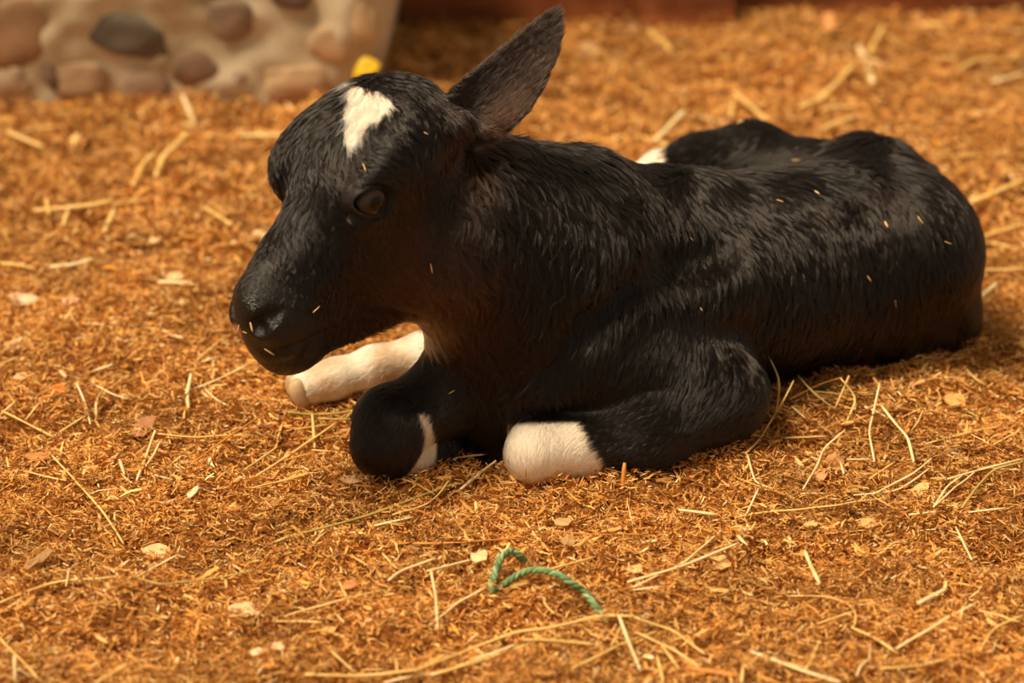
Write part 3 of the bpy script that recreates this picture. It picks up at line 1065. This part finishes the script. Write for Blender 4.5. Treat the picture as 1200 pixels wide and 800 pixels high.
# (tone, width in millimetres, traced points: px, py and, where it stands off the bedding, height in metres)
STRAWS = [
 ('y', 2.4, [(2, 481), (40, 500), (63, 512)]), ('y', 2.2, [(57, 530), (90, 564), (121, 600), (145, 637)]), ('p', 3.0, [(182, 504, .018), (172, 532), (160, 563)]),
 ('p', 2.6, [(187, 518, .012), (180, 533), (171, 546)]), ('y', 2.0, [(172, 522), (160, 535), (146, 545)]), ('p', 3.4, [(140, 538), (146, 556)]),
 ('b', 2.2, [(58, 465), (85, 458), (112, 452)]), ('p', 2.2, [(114, 452), (135, 463), (155, 468)]), ('p', 2.4, [(90, 449, .012), (100, 472), (106, 497)]),
 ('p', 2.4, [(121, 456, .012), (112, 470), (113, 488)]), ('p', 4.0, [(224, 438, .014), (219, 462), (221, 478)]), ('p', 2.2, [(240, 455), (252, 468), (265, 474)]),
 ('p', 2.6, [(228, 455), (258, 445), (290, 427)]), ('y', 2.6, [(30, 492), (46, 472)]), ('y', 2.0, [(0, 549), (40, 556), (78, 563)]),
 ('y', 2.4, [(185, 508), (230, 513), (300, 510)]), ('o', 2.2, [(305, 487, .014), (260, 517, .006), (222, 545)]), ('p', 3.2, [(108, 435), (132, 427)]),
 ('y', 3.0, [(231, 422), (245, 409), (258, 402)]), ('y', 3.0, [(0, 427), (22, 418)]), ('y', 2.6, [(0, 486), (18, 470)]), ('y', 2.6, [(70, 506), (100, 487)]),
 ('y', 3.0, [(0, 706), (60, 686), (115, 678), (143, 674)]), ('g', 2.4, [(143, 679), (185, 684), (235, 681), (300, 668)]), ('p', 2.4, [(156, 678), (180, 665), (208, 650, .012)]),
 ('p', 2.8, [(17, 768, .014), (18, 800)]), ('y', 3.2, [(112, 800), (152, 777)]), ('y', 2.2, [(0, 748), (45, 796)]),
 ('g', 3.6, [(322, 635), (370, 620), (420, 608), (470, 590), (545, 566)]), ('p', 2.8, [(438, 616), (483, 606)]), ('o', 2.6, [(425, 649), (480, 639), (540, 634), (612, 631)]),
 ('p', 3.0, [(455, 680), (470, 669), (510, 654)]), ('p', 2.6, [(500, 669), (555, 655)]), ('p', 2.6, [(505, 668, .012), (511, 700, .006), (513, 738)]),
 ('p', 2.4, [(508, 732), (535, 707), (570, 690)]), ('p', 4.0, [(540, 573), (560, 556), (581, 540, .016)]), ('y', 2.2, [(332, 722), (380, 707), (450, 691)]),
 ('y', 2.4, [(394, 676), (405, 695), (410, 712)]), ('y', 2.2, [(448, 648), (465, 666)]),
 ('y', 3.4, [(357, 790), (430, 793), (490, 783), (560, 758), (603, 740), (640, 735), (690, 727), (743, 722)]), ('p', 3.0, [(450, 800), (520, 789), (570, 770), (606, 754)]),
 ('y', 2.0, [(410, 650), (432, 663)]), ('y', 2.0, [(300, 570), (340, 561), (382, 553)]), ('y', 2.6, [(388, 762), (416, 788)]), ('y', 2.8, [(505, 791), (560, 775), (622, 754)]),
 ('y', 2.4, [(322, 729), (378, 729)]), ('p', 3.2, [(735, 682), (800, 663), (866, 636, .008)]), ('p', 2.4, [(742, 688), (800, 660), (830, 635), (846, 621)]),
 ('y', 2.6, [(743, 723), (790, 740), (826, 766)]), ('p', 3.0, [(725, 720, .016), (738, 755), (751, 786)]), ('y', 3.0, [(613, 749), (650, 750), (698, 755)]),
 ('y', 3.2, [(670, 783), (720, 760), (772, 739)]), ('y', 2.6, [(775, 755), (796, 784)]), ('y', 2.8, [(770, 768), (778, 800)]), ('o', 5.0, [(803, 782), (866, 792)]),
 ('o', 4.2, [(732, 542, .036), (729, 578)]), ('y', 2.4, [(640, 668), (698, 652)]), ('y', 2.2, [(615, 610), (628, 628), (644, 646)]), ('o', 2.0, [(645, 622), (700, 626), (757, 626)]),
 ('p', 4.0, [(795, 597), (841, 603)]), ('y', 2.6, [(745, 740), (790, 762), (820, 781)]), ('y', 2.2, [(728, 733), (716, 760)]), ('p', 2.0, [(742, 691), (776, 687)]),
 ('y', 2.4, [(862, 606), (920, 600), (980, 590), (1040, 584)]), ('p', 4.0, [(943, 645), (950, 662), (961, 684)]), ('y', 1.8, [(922, 698), (970, 698), (1000, 708), (1005, 722), (1000, 735)]),
 ('p', 3.4, [(1050, 760), (1090, 735), (1143, 707)]), ('p', 5.5, [(1076, 707), (1109, 690)]), ('p', 3.6, [(880, 763), (940, 785), (985, 800)]), ('y', 2.6, [(943, 785), (956, 767)]),
 ('y', 2.8, [(998, 735), (1052, 766)]), ('p', 2.6, [(1065, 603), (1103, 602)]), ('p', 2.6, [(1135, 600), (1179, 595)]), ('p', 2.4, [(1120, 617), (1139, 656)]),
 ('y', 3.0, [(869, 800), (871, 779)]), ('y', 2.4, [(1030, 783), (1070, 780), (1112, 782)]), ('y', 2.2, [(957, 731), (1000, 716)]), ('y', 2.6, [(1148, 762), (1164, 736), (1200, 720)]),
 ('p', 2.6, [(1004, 792), (1009, 776), (1021, 771)]),
 ('g', 2.0, [(894, 403, .085), (914, 444, .050), (912, 475, .020), (905, 492, .006)]), ('y', 2.2, [(930, 446, .040), (918, 470, .018), (905, 490, .008), (890, 515), (874, 531)]),
 ('p', 2.0, [(876, 532), (880, 550), (886, 566), (906, 573)]), ('p', 2.2, [(889, 572), (875, 602)]), ('y', 2.4, [(995, 440, .020), (978, 480)]), ('y', 2.4, [(985, 443, .022), (1005, 466, .008), (990, 498)]),
 ('g', 2.4, [(935, 440, .020), (955, 462, .008), (982, 482)]), ('o', 2.4, [(925, 468), (960, 450, .010), (987, 442, .016)]), ('g', 2.0, [(950, 458, .010), (1000, 463, .008), (1027, 462)]),
 ('p', 2.2, [(1031, 449, .025), (1022, 490, .010), (1018, 505, .008), (1025, 541)]), ('p', 3.0, [(1033, 475, .020), (1050, 497, .012), (1064, 512, .010), (1071, 541)]),
 ('p', 2.2, [(990, 504, .008), (965, 525), (958, 545), (941, 573)]), ('p', 2.4, [(1092, 537, .008), (1070, 555), (1023, 579)]), ('p', 2.6, [(1094, 594), (1110, 570), (1128, 557)]),
 ('p', 2.4, [(1200, 537, .008), (1165, 546, .010), (1130, 555), (1108, 562)]), ('g', 3.2, [(1127, 595), (1145, 570), (1165, 549, .010), (1200, 541, .010)]), ('p', 2.2, [(1200, 550), (1150, 552), (1120, 570), (1095, 593)]),
 ('y', 2.2, [(1088, 519), (1130, 510), (1171, 500)]), ('y', 2.8, [(1133, 433), (1143, 445), (1156, 453)]), ('y', 2.2, [(1164, 521), (1196, 504)]), ('y', 2.4, [(919, 513), (969, 511)]), ('p', 2.2, [(928, 476), (944, 493)]),
 ('y', 2.4, [(1049, 541), (1019, 561)]), ('p', 2.2, [(992, 538), (1021, 538)]), ('p', 2.4, [(985, 541), (989, 555)]), ('p', 2.2, [(1000, 580), (1050, 576), (1066, 566), (1090, 548)]), ('p', 2.2, [(940, 578), (970, 578)]),
 ('y', 6.5, [(1128, 241), (1155, 230), (1200, 211)]), ('y', 5.0, [(1138, 282), (1200, 262)]), ('p', 5.0, [(1130, 368), (1148, 350), (1168, 331, .015)]), ('y', 3.0, [(1146, 318), (1200, 314)]), ('p', 4.0, [(1130, 391), (1144, 389)]),
 ('y', 3.5, [(1090, 183), (1145, 182), (1200, 180)]), ('p', 8.0, [(1007, 54, .02), (1023, 97)]), ('y', 7.0, [(1019, 62), (1035, 31)]), ('y', 7.0, [(962, 116), (1002, 74)]), ('y', 8.0, [(938, 126), (966, 115)]),
 ('y', 5.0, [(966, 126), (1006, 125)]), ('y', 6.5, [(966, 150), (1003, 136)]), ('y', 5.5, [(1120, 86), (1140, 70), (1200, 69)]), ('p', 6.0, [(1162, 96), (1200, 86)]), ('o', 6.5, [(897, 92, .004), (950, 62, .012)]),
 ('p', 7.5, [(768, 165), (802, 130, .015)]), ('y', 7.5, [(762, 36), (786, 61)]), ('y', 6.0, [(744, 158), (782, 171)]), ('y', 7.0, [(856, 137), (860, 120)]), ('y', 6.0, [(860, 108), (898, 140)]),
 ('y', 6.5, [(40, 247), (60, 245), (110, 240), (133, 235, .012)]), ('y', 5.0, [(133, 240, .012), (170, 235)]), ('y', 6.5, [(134, 246, .010), (122, 272)]), ('y', 6.5, [(156, 218), (170, 187, .012), (182, 180, .014)]),
 ('y', 8.0, [(183, 208), (190, 185, .010), (220, 156, .02)]), ('p', 5.5, [(58, 319), (110, 303)]), ('p', 6.0, [(186, 330), (231, 332)]), ('y', 6.0, [(8, 154), (52, 173)]), ('y', 5.5, [(238, 242), (272, 264)]),
 ('p', 6.5, [(214, 111, .03), (229, 147)]), ('y', 5.0, [(74, 264), (80, 246)]), ('y', 5.0, [(0, 308), (42, 319)]), ('y', 5.0, [(58, 252), (54, 232, .01)]),
 ('g', 3.0, [(335, 487), (380, 485), (432, 484)]), ('g', 3.0, [(345, 503), (388, 497)]), ('y', 3.0, [(366, 485, .012), (369, 525)]), ('g', 3.2, [(405, 490), (425, 470), (446, 465)]), ('y', 3.2, [(408, 470), (428, 450)]),
 ('g', 2.6, [(372, 493), (412, 491)]), ('y', 2.4, [(324, 518), (331, 496, .012)]), ('y', 2.6, [(287, 550), (326, 523)]), ('y', 3.0, [(300, 558), (358, 521), (394, 495)]), ('y', 2.2, [(283, 580), (310, 568), (380, 554)]),
 ('o', 2.4, [(280, 503), (350, 503), (392, 497)]), ('y', 2.4, [(460, 603), (500, 592), (530, 565)]), ('y', 2.2, [(470, 567), (510, 580)]), ('o', 2.4, [(530, 548, .006), (547, 561)]), ('y', 2.2, [(365, 527), (405, 530)]),
]

ZONES = [('in the blurred background left of the calf', lambda x, y: y < 345 and x < 300), ('in the blurred background behind the calf', lambda x, y: y < 205 and x > 640),
         ('right of the calf rump', lambda x, y: x > 1080 and y < 420), ('left of the calf legs', lambda x, y: x < 275 and y < 600), ('in the front left corner', lambda x, y: x < 310 and y >= 600),
         ('around the folded black foreleg', lambda x, y: x < 600 and y < 600), ('front centre, left of the green twine', lambda x, y: x < 600), ('in front of the belly', lambda x, y: x >= 860 and y < 600),
         ('right of the green twine', lambda x, y: x < 850), ('in the front right corner', lambda x, y: True)]
ORD = ['leftmost', 'second', 'third', 'fourth', 'fifth', 'sixth', 'seventh', 'eighth', 'ninth', 'tenth', 'eleventh', 'twelfth', 'thirteenth', 'fourteenth', 'fifteenth', 'sixteenth',
       'seventeenth', 'eighteenth', 'nineteenth', 'twentieth', 'twenty-first', 'twenty-second', 'twenty-third', 'twenty-fourth', 'twenty-fifth', 'twenty-sixth', 'twenty-seventh',
       'twenty-eighth', 'twenty-ninth', 'thirtieth', 'thirty-first', 'thirty-second', 'thirty-third', 'thirty-fourth', 'thirty-fifth']
rows = {}
for i, (tone, w, pp) in enumerate(STRAWS):
    cx, cy = np.mean([p[0] for p in pp]), np.mean([p[1] for p in pp])
    zi = next(k for k, (nm, f) in enumerate(ZONES) if f(cx, cy))
    px = sum(math.hypot(b[0] - a[0], b[1] - a[1]) for a, b in zip(pp[:-1], pp[1:]))
    size = 'long' if px > 95 else ('short' if px < 45 else 'medium')
    tonew = SM[tone][1]
    rows.setdefault((zi, size, tonew), []).append((cx, i))
straw_label = {}
for (zi, size, tonew), lst in rows.items():
    lst.sort()
    for k, (cx, i) in enumerate(lst):
        place = ZONES[zi][0]
        pre = '' if size == 'medium' else size + ' '
        if len(lst) == 1:
            lb = f'only {pre}{tonew} straw lying {place}'
        elif k == 0:
            lb = f'leftmost {pre}{tonew} straw lying {place}'
        elif k == len(lst) - 1:
            lb = f'rightmost {pre}{tonew} straw lying {place}'
        else:
            lb = f'{pre}{tonew} straw lying {place}, {ORD[k]} from the left'
        straw_label[i] = (lb, 'straws ' + place)


def on_ground(px, py, lift, dents=True):
    z = 0.0
    for _ in range(4):
        p = G(px, py, z)
        z = gz(p[0], p[1], dents) + lift
    return G(px, py, z)


for i, (tone, w, pp) in enumerate(STRAWS):
    base_lift = .0140 + w * .0005
    raw = [(p[0], p[1], (p[2] if len(p) > 2 else 0.0) + base_lift) for p in pp]
    # straws bridge the dips: follow the bedding only at their bends
    path = dense([on_ground(*p, dents=False) for p in raw])
    if max(p[2] for p in raw) < .02:
        gzz = ground(path[:, 0], path[:, 1], False) + base_lift * .75
        path[:, 2] = np.maximum(path[:, 2], gzz)
        for _ in range(6):
            path[1:-1, 2] = path[1:-1, 2] * .4 + (path[:-2, 2] + path[2:, 2]) * .3
    n_ = len(path)
    rr = np.full(n_, w * .00062) * (1 + .10 * np.sin(np.linspace(0, 9, n_) + i))
    rr[0] *= .8
    rr[-1] *= .7
    o = tube('straw', path, rr, SM[tone][0], 6, .7)
    lb, grp = straw_label[i]
    tag(o, lb, 'straw', grp)

# wood chips: thin splintered plates
def chip(px, py, lx, ly, rot, tilt, colr, label, name='wood_chip', th=.0022, lift=.008):
    c = on_ground(px, py, lift + .004)
    r = np.random.default_rng(int(px * 7 + py))
    sc = (c - CAM) @ FW / F_PX
    nn = 11
    top = []
    for k in range(nn):
        a = 2 * math.pi * k / nn
        rr = r.uniform(.72, 1.08)
        top.append((math.cos(a) * rr * lx * sc * .5, math.sin(a) * rr * ly * sc * .5 / .5))
    V = [(x, y, th * .5 + .0015 * math.sin(x * 300)) for x, y in top] + [(x, y, -th * .5 + .0015 * math.sin(x * 300)) for x, y in top] + [(0, 0, th * 1.0), (0, 0, -th * .3)]
    Fc = [(k, (k + 1) % nn, 2 * nn) for k in range(nn)] + [((k + 1) % nn + nn, k + nn, 2 * nn + 1) for k in range(nn)] + [(k + nn, (k + 1) % nn + nn, (k + 1) % nn, k) for k in range(nn)]
    cl_ = lin(colr)
    o = mesh_obj(name, V, Fc, noise_mat('chip_wood', cl_ * .78, np.clip(cl_ * 1.12, 0, 1), 60, .8, .4, (.3, 2, 1)), smooth=False)
    o.location = c
    o.rotation_euler = (math.radians(tilt), math.radians(tilt * .4), math.radians(-rot))
    tag(o, label, 'wood chip', 'loose wood chips in the bedding')
    return o


chip(184, 645, 46, 14, 18, 14, (240, 200, 150), 'large pale wood chip at the tip of a straw, front left')
chip(286, 715, 40, 14, -8, 10, (240, 202, 152), 'ragged pale wood chip, front left of the calf knees')
chip(46, 655, 56, 7, -66, 6, (180, 138, 92), 'long brown bark sliver near the left edge')
chip(300, 764, 16, 9, 10, 8, (240, 205, 160), 'small cream chip low in the front, left of a second one')
chip(325, 759, 16, 10, -30, 8, (240, 200, 155), 'small cream chip low in the front, right of a second one')
chip(385, 739, 22, 8, -20, 8, (236, 180, 110), 'small golden chip below the ragged pale chip')
chip(410, 686, 20, 10, 5, 6, (216, 136, 86), 'small reddish chip in the front centre')
chip(562, 652, 22, 12, 10, 10, (240, 205, 150), 'pale torn chip just left of the twine loop')
chip(226, 577, 12, 14, 20, 10, (240, 208, 165), 'cream chip left of the black folded knee')
chip(168, 500, 26, 22, 30, 16, (176, 122, 84), 'brown clod like chip behind the crossed straws')
chip(44, 535, 30, 12, 0, 8, (200, 140, 80), 'tan flat chip near the left edge')
chip(28, 350, 40, 13, 2, 8, (240, 205, 170), 'large pink cream chip near the left edge, out of focus')
chip(82, 352, 26, 10, 0, 8, (222, 178, 140), 'dull cream chip right of the large pink one')
chip(18, 404, 26, 12, -15, 8, (232, 180, 140), 'pinkish chip below the large pink one')
chip(66, 457, 22, 14, 0, 10, (218, 130, 56), 'orange chip on the left, beside a brown stem')
chip(24, 441, 20, 9, 10, 8, (226, 170, 122), 'tan chip at the left edge above crossed straws')
chip(978, 540, 26, 12, -30, 20, (196, 142, 92), 'thick reddish brown chip in front of the belly', th=.006)
chip(963, 556, 16, 14, 10, 12, (226, 150, 100), 'pinkish chip just below the reddish one')
chip(1075, 575, 22, 22, 40, 14, (236, 190, 128), 'pale crumpled chip between bundled straws on the right')
chip(1120, 470, 26, 16, 5, 12, (228, 172, 104), 'tan chip right of the belly straws')
chip(1018, 614, 34, 12, 4, 8, (232, 178, 110), 'flat tan chip below the long straw, right')
chip(951, 614, 18, 7, -8, 6, (226, 178, 120), 'thin tan chip left of the flat tan chip')
chip(845, 660, 26, 14, -10, 10, (236, 180, 112), 'tan chip under the two crossing straws')
chip(745, 667, 20, 9, 6, 8, (236, 184, 118), 'small tan chip left of the crossing straws')
chip(660, 612, 22, 9, 24, 14, (200, 160, 108), 'brown chip in front of the white knee')
chip(666, 634, 22, 8, -60, 24, (200, 160, 108), 'upright brown chip below another brown chip')
chip(1110, 262, 10, 6, 0, 6, (236, 190, 130), 'speck of wood right behind the rump')
chip(412, 562, 30, 9, 0, 12, (206, 164, 116), 'tan chip under the toe of the black knee')
chip(690, 60, 30, 16, -10, 16, (190, 150, 100), 'tan pebble like chip behind the ear, out of focus', th=.012)
chip(972, 27, 20, 18, 0, 16, (226, 160, 100), 'round tan chip far behind at the back edge', th=.012)
chip(88, 166, 14, 14, 0, 12, (236, 190, 120), 'round yellow chip near the stone wall', th=.008)
chip(182, 281, 18, 12, 35, 12, (246, 214, 160), 'bright cream chip left of the muzzle bridge, out of focus')
chip(215, 297, 20, 11, 10, 10, (242, 204, 150), 'cream chip right of the bright cream one')
chip(205, 324, 22, 10, 0, 8, (238, 196, 142), 'cream chip above the flat pale straw')
chip(305, 275, 20, 10, -40, 10, (232, 196, 146), 'pale chip just left of the face, out of focus')

# yellow leaf at the foot of the wall
leaf_c = P(430, 95, WY - .035)
m_leaf = noise_mat('yellow_leaf', lin((226, 176, 20)), lin((246, 214, 60)), 60, .5, .2)
V, Fc = [], []
nu, nvv = 9, 5
for i in range(nu):
    t = i / (nu - 1)
    w = .013 * math.sin(math.pi * min(1, t * .94 + .06)) ** .7
    for j in range(nvv):
        u = j / (nvv - 1) * 2 - 1
        V.append((.040 * (t - .5), u * w * .5, .024 * t + .010 * u * u + .006 * math.sin(t * 5) + u * w * .8))
for i in range(nu - 1):
    for j in range(nvv - 1):
        a = i * nvv + j
        Fc.append((a, a + 1, a + nvv + 1, a + nvv))
leaf = mesh_obj('fallen_leaf', V, Fc, m_leaf)
sol = leaf.modifiers.new('thick', 'SOLIDIFY')
sol.thickness = .0012
leaf.location = (leaf_c[0], leaf_c[1], leaf_c[2])
tag(leaf, 'bright yellow curled leaf at the foot of the stone wall', 'leaf')

# green baling twine: three strands twisted together, frayed where it enters the bedding
twine = bpy.data.objects.new('baling_twine', None)
COL.objects.link(twine)
tag(twine, 'green twisted baling twine looping out of the bedding in front', 'twine')
TW = [(617, 659, .012), (609, 651, .022), (600, 646, .028), (590, 650, .026), (584, 660, .020), (579, 674, .012), (575, 690, .006), (581, 690, .006), (590, 685, .008),
      (608, 673, .018), (625, 668, .024), (648, 671, .026), (665, 680, .024), (685, 694, .018), (699, 712, .010), (707, 723, .003), (712, 732, -.004)]
tp = np.array([on_ground(*p) for p in TW])
twine.location = (tp[6][0], tp[6][1], gz(tp[6][0], tp[6][1]))
tp = tp - np.array(twine.location)


def spline(p, m=8):
    out = []
    q = np.vstack([2 * p[0] - p[1], p, 2 * p[-1] - p[-2]])
    for i in range(1, len(q) - 2):
        for t in np.arange(m) / m:
            out.append(.5 * ((2 * q[i]) + (q[i + 1] - q[i - 1]) * t + (2 * q[i - 1] - 5 * q[i] + 4 * q[i + 1] - q[i + 2]) * t * t + (3 * q[i] - q[i - 1] - 3 * q[i + 1] + q[i + 2]) * t ** 3))
    out.append(p[-1])
    return np.array(out)


tc_ = spline(tp, 10)
tt = np.gradient(tc_, axis=0)
tt /= np.linalg.norm(tt, axis=1)[:, None]
ts_ = np.cross(tt, (0.1, .2, 1.0))
ts_ /= np.linalg.norm(ts_, axis=1)[:, None]
tu_ = np.cross(ts_, tt)
arc = np.concatenate([[0], np.cumsum(np.linalg.norm(np.diff(tc_, axis=0), axis=1))])
m_tw = [noise_mat('twine_green', lin(a), lin(b), 90, .7, .5, (1, 1, 1)) for a, b in (((92, 124, 80), (142, 172, 120)), ((116, 150, 104), (170, 196, 150)), ((78, 108, 72), (128, 156, 108)))]
for k in range(3):
    ph = arc / .016 * 2 * math.pi / 1.6 + k * 2 * math.pi / 3
    pth = tc_ + (ts_ * np.cos(ph)[:, None] + tu_ * np.sin(ph)[:, None]) * .0020
    tube('strand', pth, .0024, m_tw[k], 7, 1, twine)
for k in range(9):
    r = np.random.default_rng(900 + k)
    e0 = tc_[-12 - k % 4]
    d = unit(on_ground(715 + r.uniform(-5, 8), 740 + r.uniform(-6, 6), .004) - np.array(twine.location) - e0)
    pth = np.array([e0 + d * t * .022 + r.normal(0, .0012, 3) * t for t in np.linspace(0, 1, 5)])
    tube('frayed_fibre', pth, .0006, m_tw[k % 3], 5, 1, twine)

# flecks of wood caught in the coat
m_fleck = straw_mat('fleck_wood', (222, 160, 92), (244, 208, 150))
FLECKS = [(295, 383, 75, 12, 3.0, 'golden wood fleck stuck beside the near nostril'), (281, 385, 70, 9, 1.8, 'thin wood fleck stuck between the nostrils'), (287, 389, 20, 6, 2.0, 'tiny curled wood fleck below the nostrils'),
          (316, 411, 60, 15, 3.0, 'orange wood sliver stuck on the upper lip'), (369, 362, -30, 12, 2.0, 'tan wisp caught in the hair behind the muzzle'), (506, 313, 80, 12, 2.4, 'pale sliver caught on the brown cheek'),
          (428, 197, 65, 12, 1.8, 'thin golden sliver hanging above the near eye'), (497, 157, 20, 6, 2.4, 'tiny wood fleck on the temple below the ear'), (868, 145, -5, 9, 4.5, 'cream fleck on top of the far hind leg'),
          (934, 189, 20, 12, 3.0, 'tan fleck on the far side of the back'), (913, 238, 35, 9, 2.4, 'tan fleck just below the spine'), (956, 228, 70, 8, 3.0, 'tan fleck on the spine near the loin'),
          (1077, 259, 65, 12, 2.4, 'orange sliver on the rump'), (1038, 264, 70, 9, 4.0, 'pale chip on the hip'), (1016, 326, 50, 9, 3.4, 'tan fleck on the upper flank'), (1048, 355, 75, 10, 2.6, 'brown fleck low on the thigh'),
          (1109, 285, 15, 10, 2.2, 'orange fleck near the tail'), (598, 541, 60, 8, 2.2, 'brown sliver on the front of the white knee'), (617, 553, -80, 12, 2.0, 'brown sliver on the side of the white knee'),
          (529, 459, -30, 9, 2.4, 'pale fleck on the brisket hair'), (808, 280, 40, 6, 2.0, 'tiny pale fleck on the shoulder'), (820, 362, 60, 5, 2.0, 'tiny pale fleck below the shoulder')]
m_fleckb = straw_mat('fleck_brown', (150, 100, 54), (186, 132, 80))
for fx, fy, an, ln_, w, lb in FLECKS:
    h_ = hit(fx, fy)
    if h_ is None:
        continue
    i0 = int(np.argmin(((roots - h_) ** 2).sum(1)))
    nn_ = nrm[i0]
    d = RT * math.cos(math.radians(an)) - UP * math.sin(math.radians(an))
    d = unit(d - (d @ nn_) * nn_)
    sc = ((h_ - CAM) @ FW) / F_PX
    off = .0015 + min(ln[i0], .02) * .14
    pth = np.array([h_ + nn_ * (off + .0008 * math.sin(t * 3)) + d * ln_ * sc * t for t in np.linspace(-.5, .5, 5)])
    tag(tube('wood_fleck', pth, np.array([.4, .9, 1, .9, .4]) * w * .0004, m_fleckb if lb.startswith('brown') else m_fleck, 6, .55), lb, 'wood fleck', 'flecks caught in the coat')

print('triangles', sum(len(o.data.loops) - 2 * len(o.data.polygons) for o in scene.objects if o.type == 'MESH'))
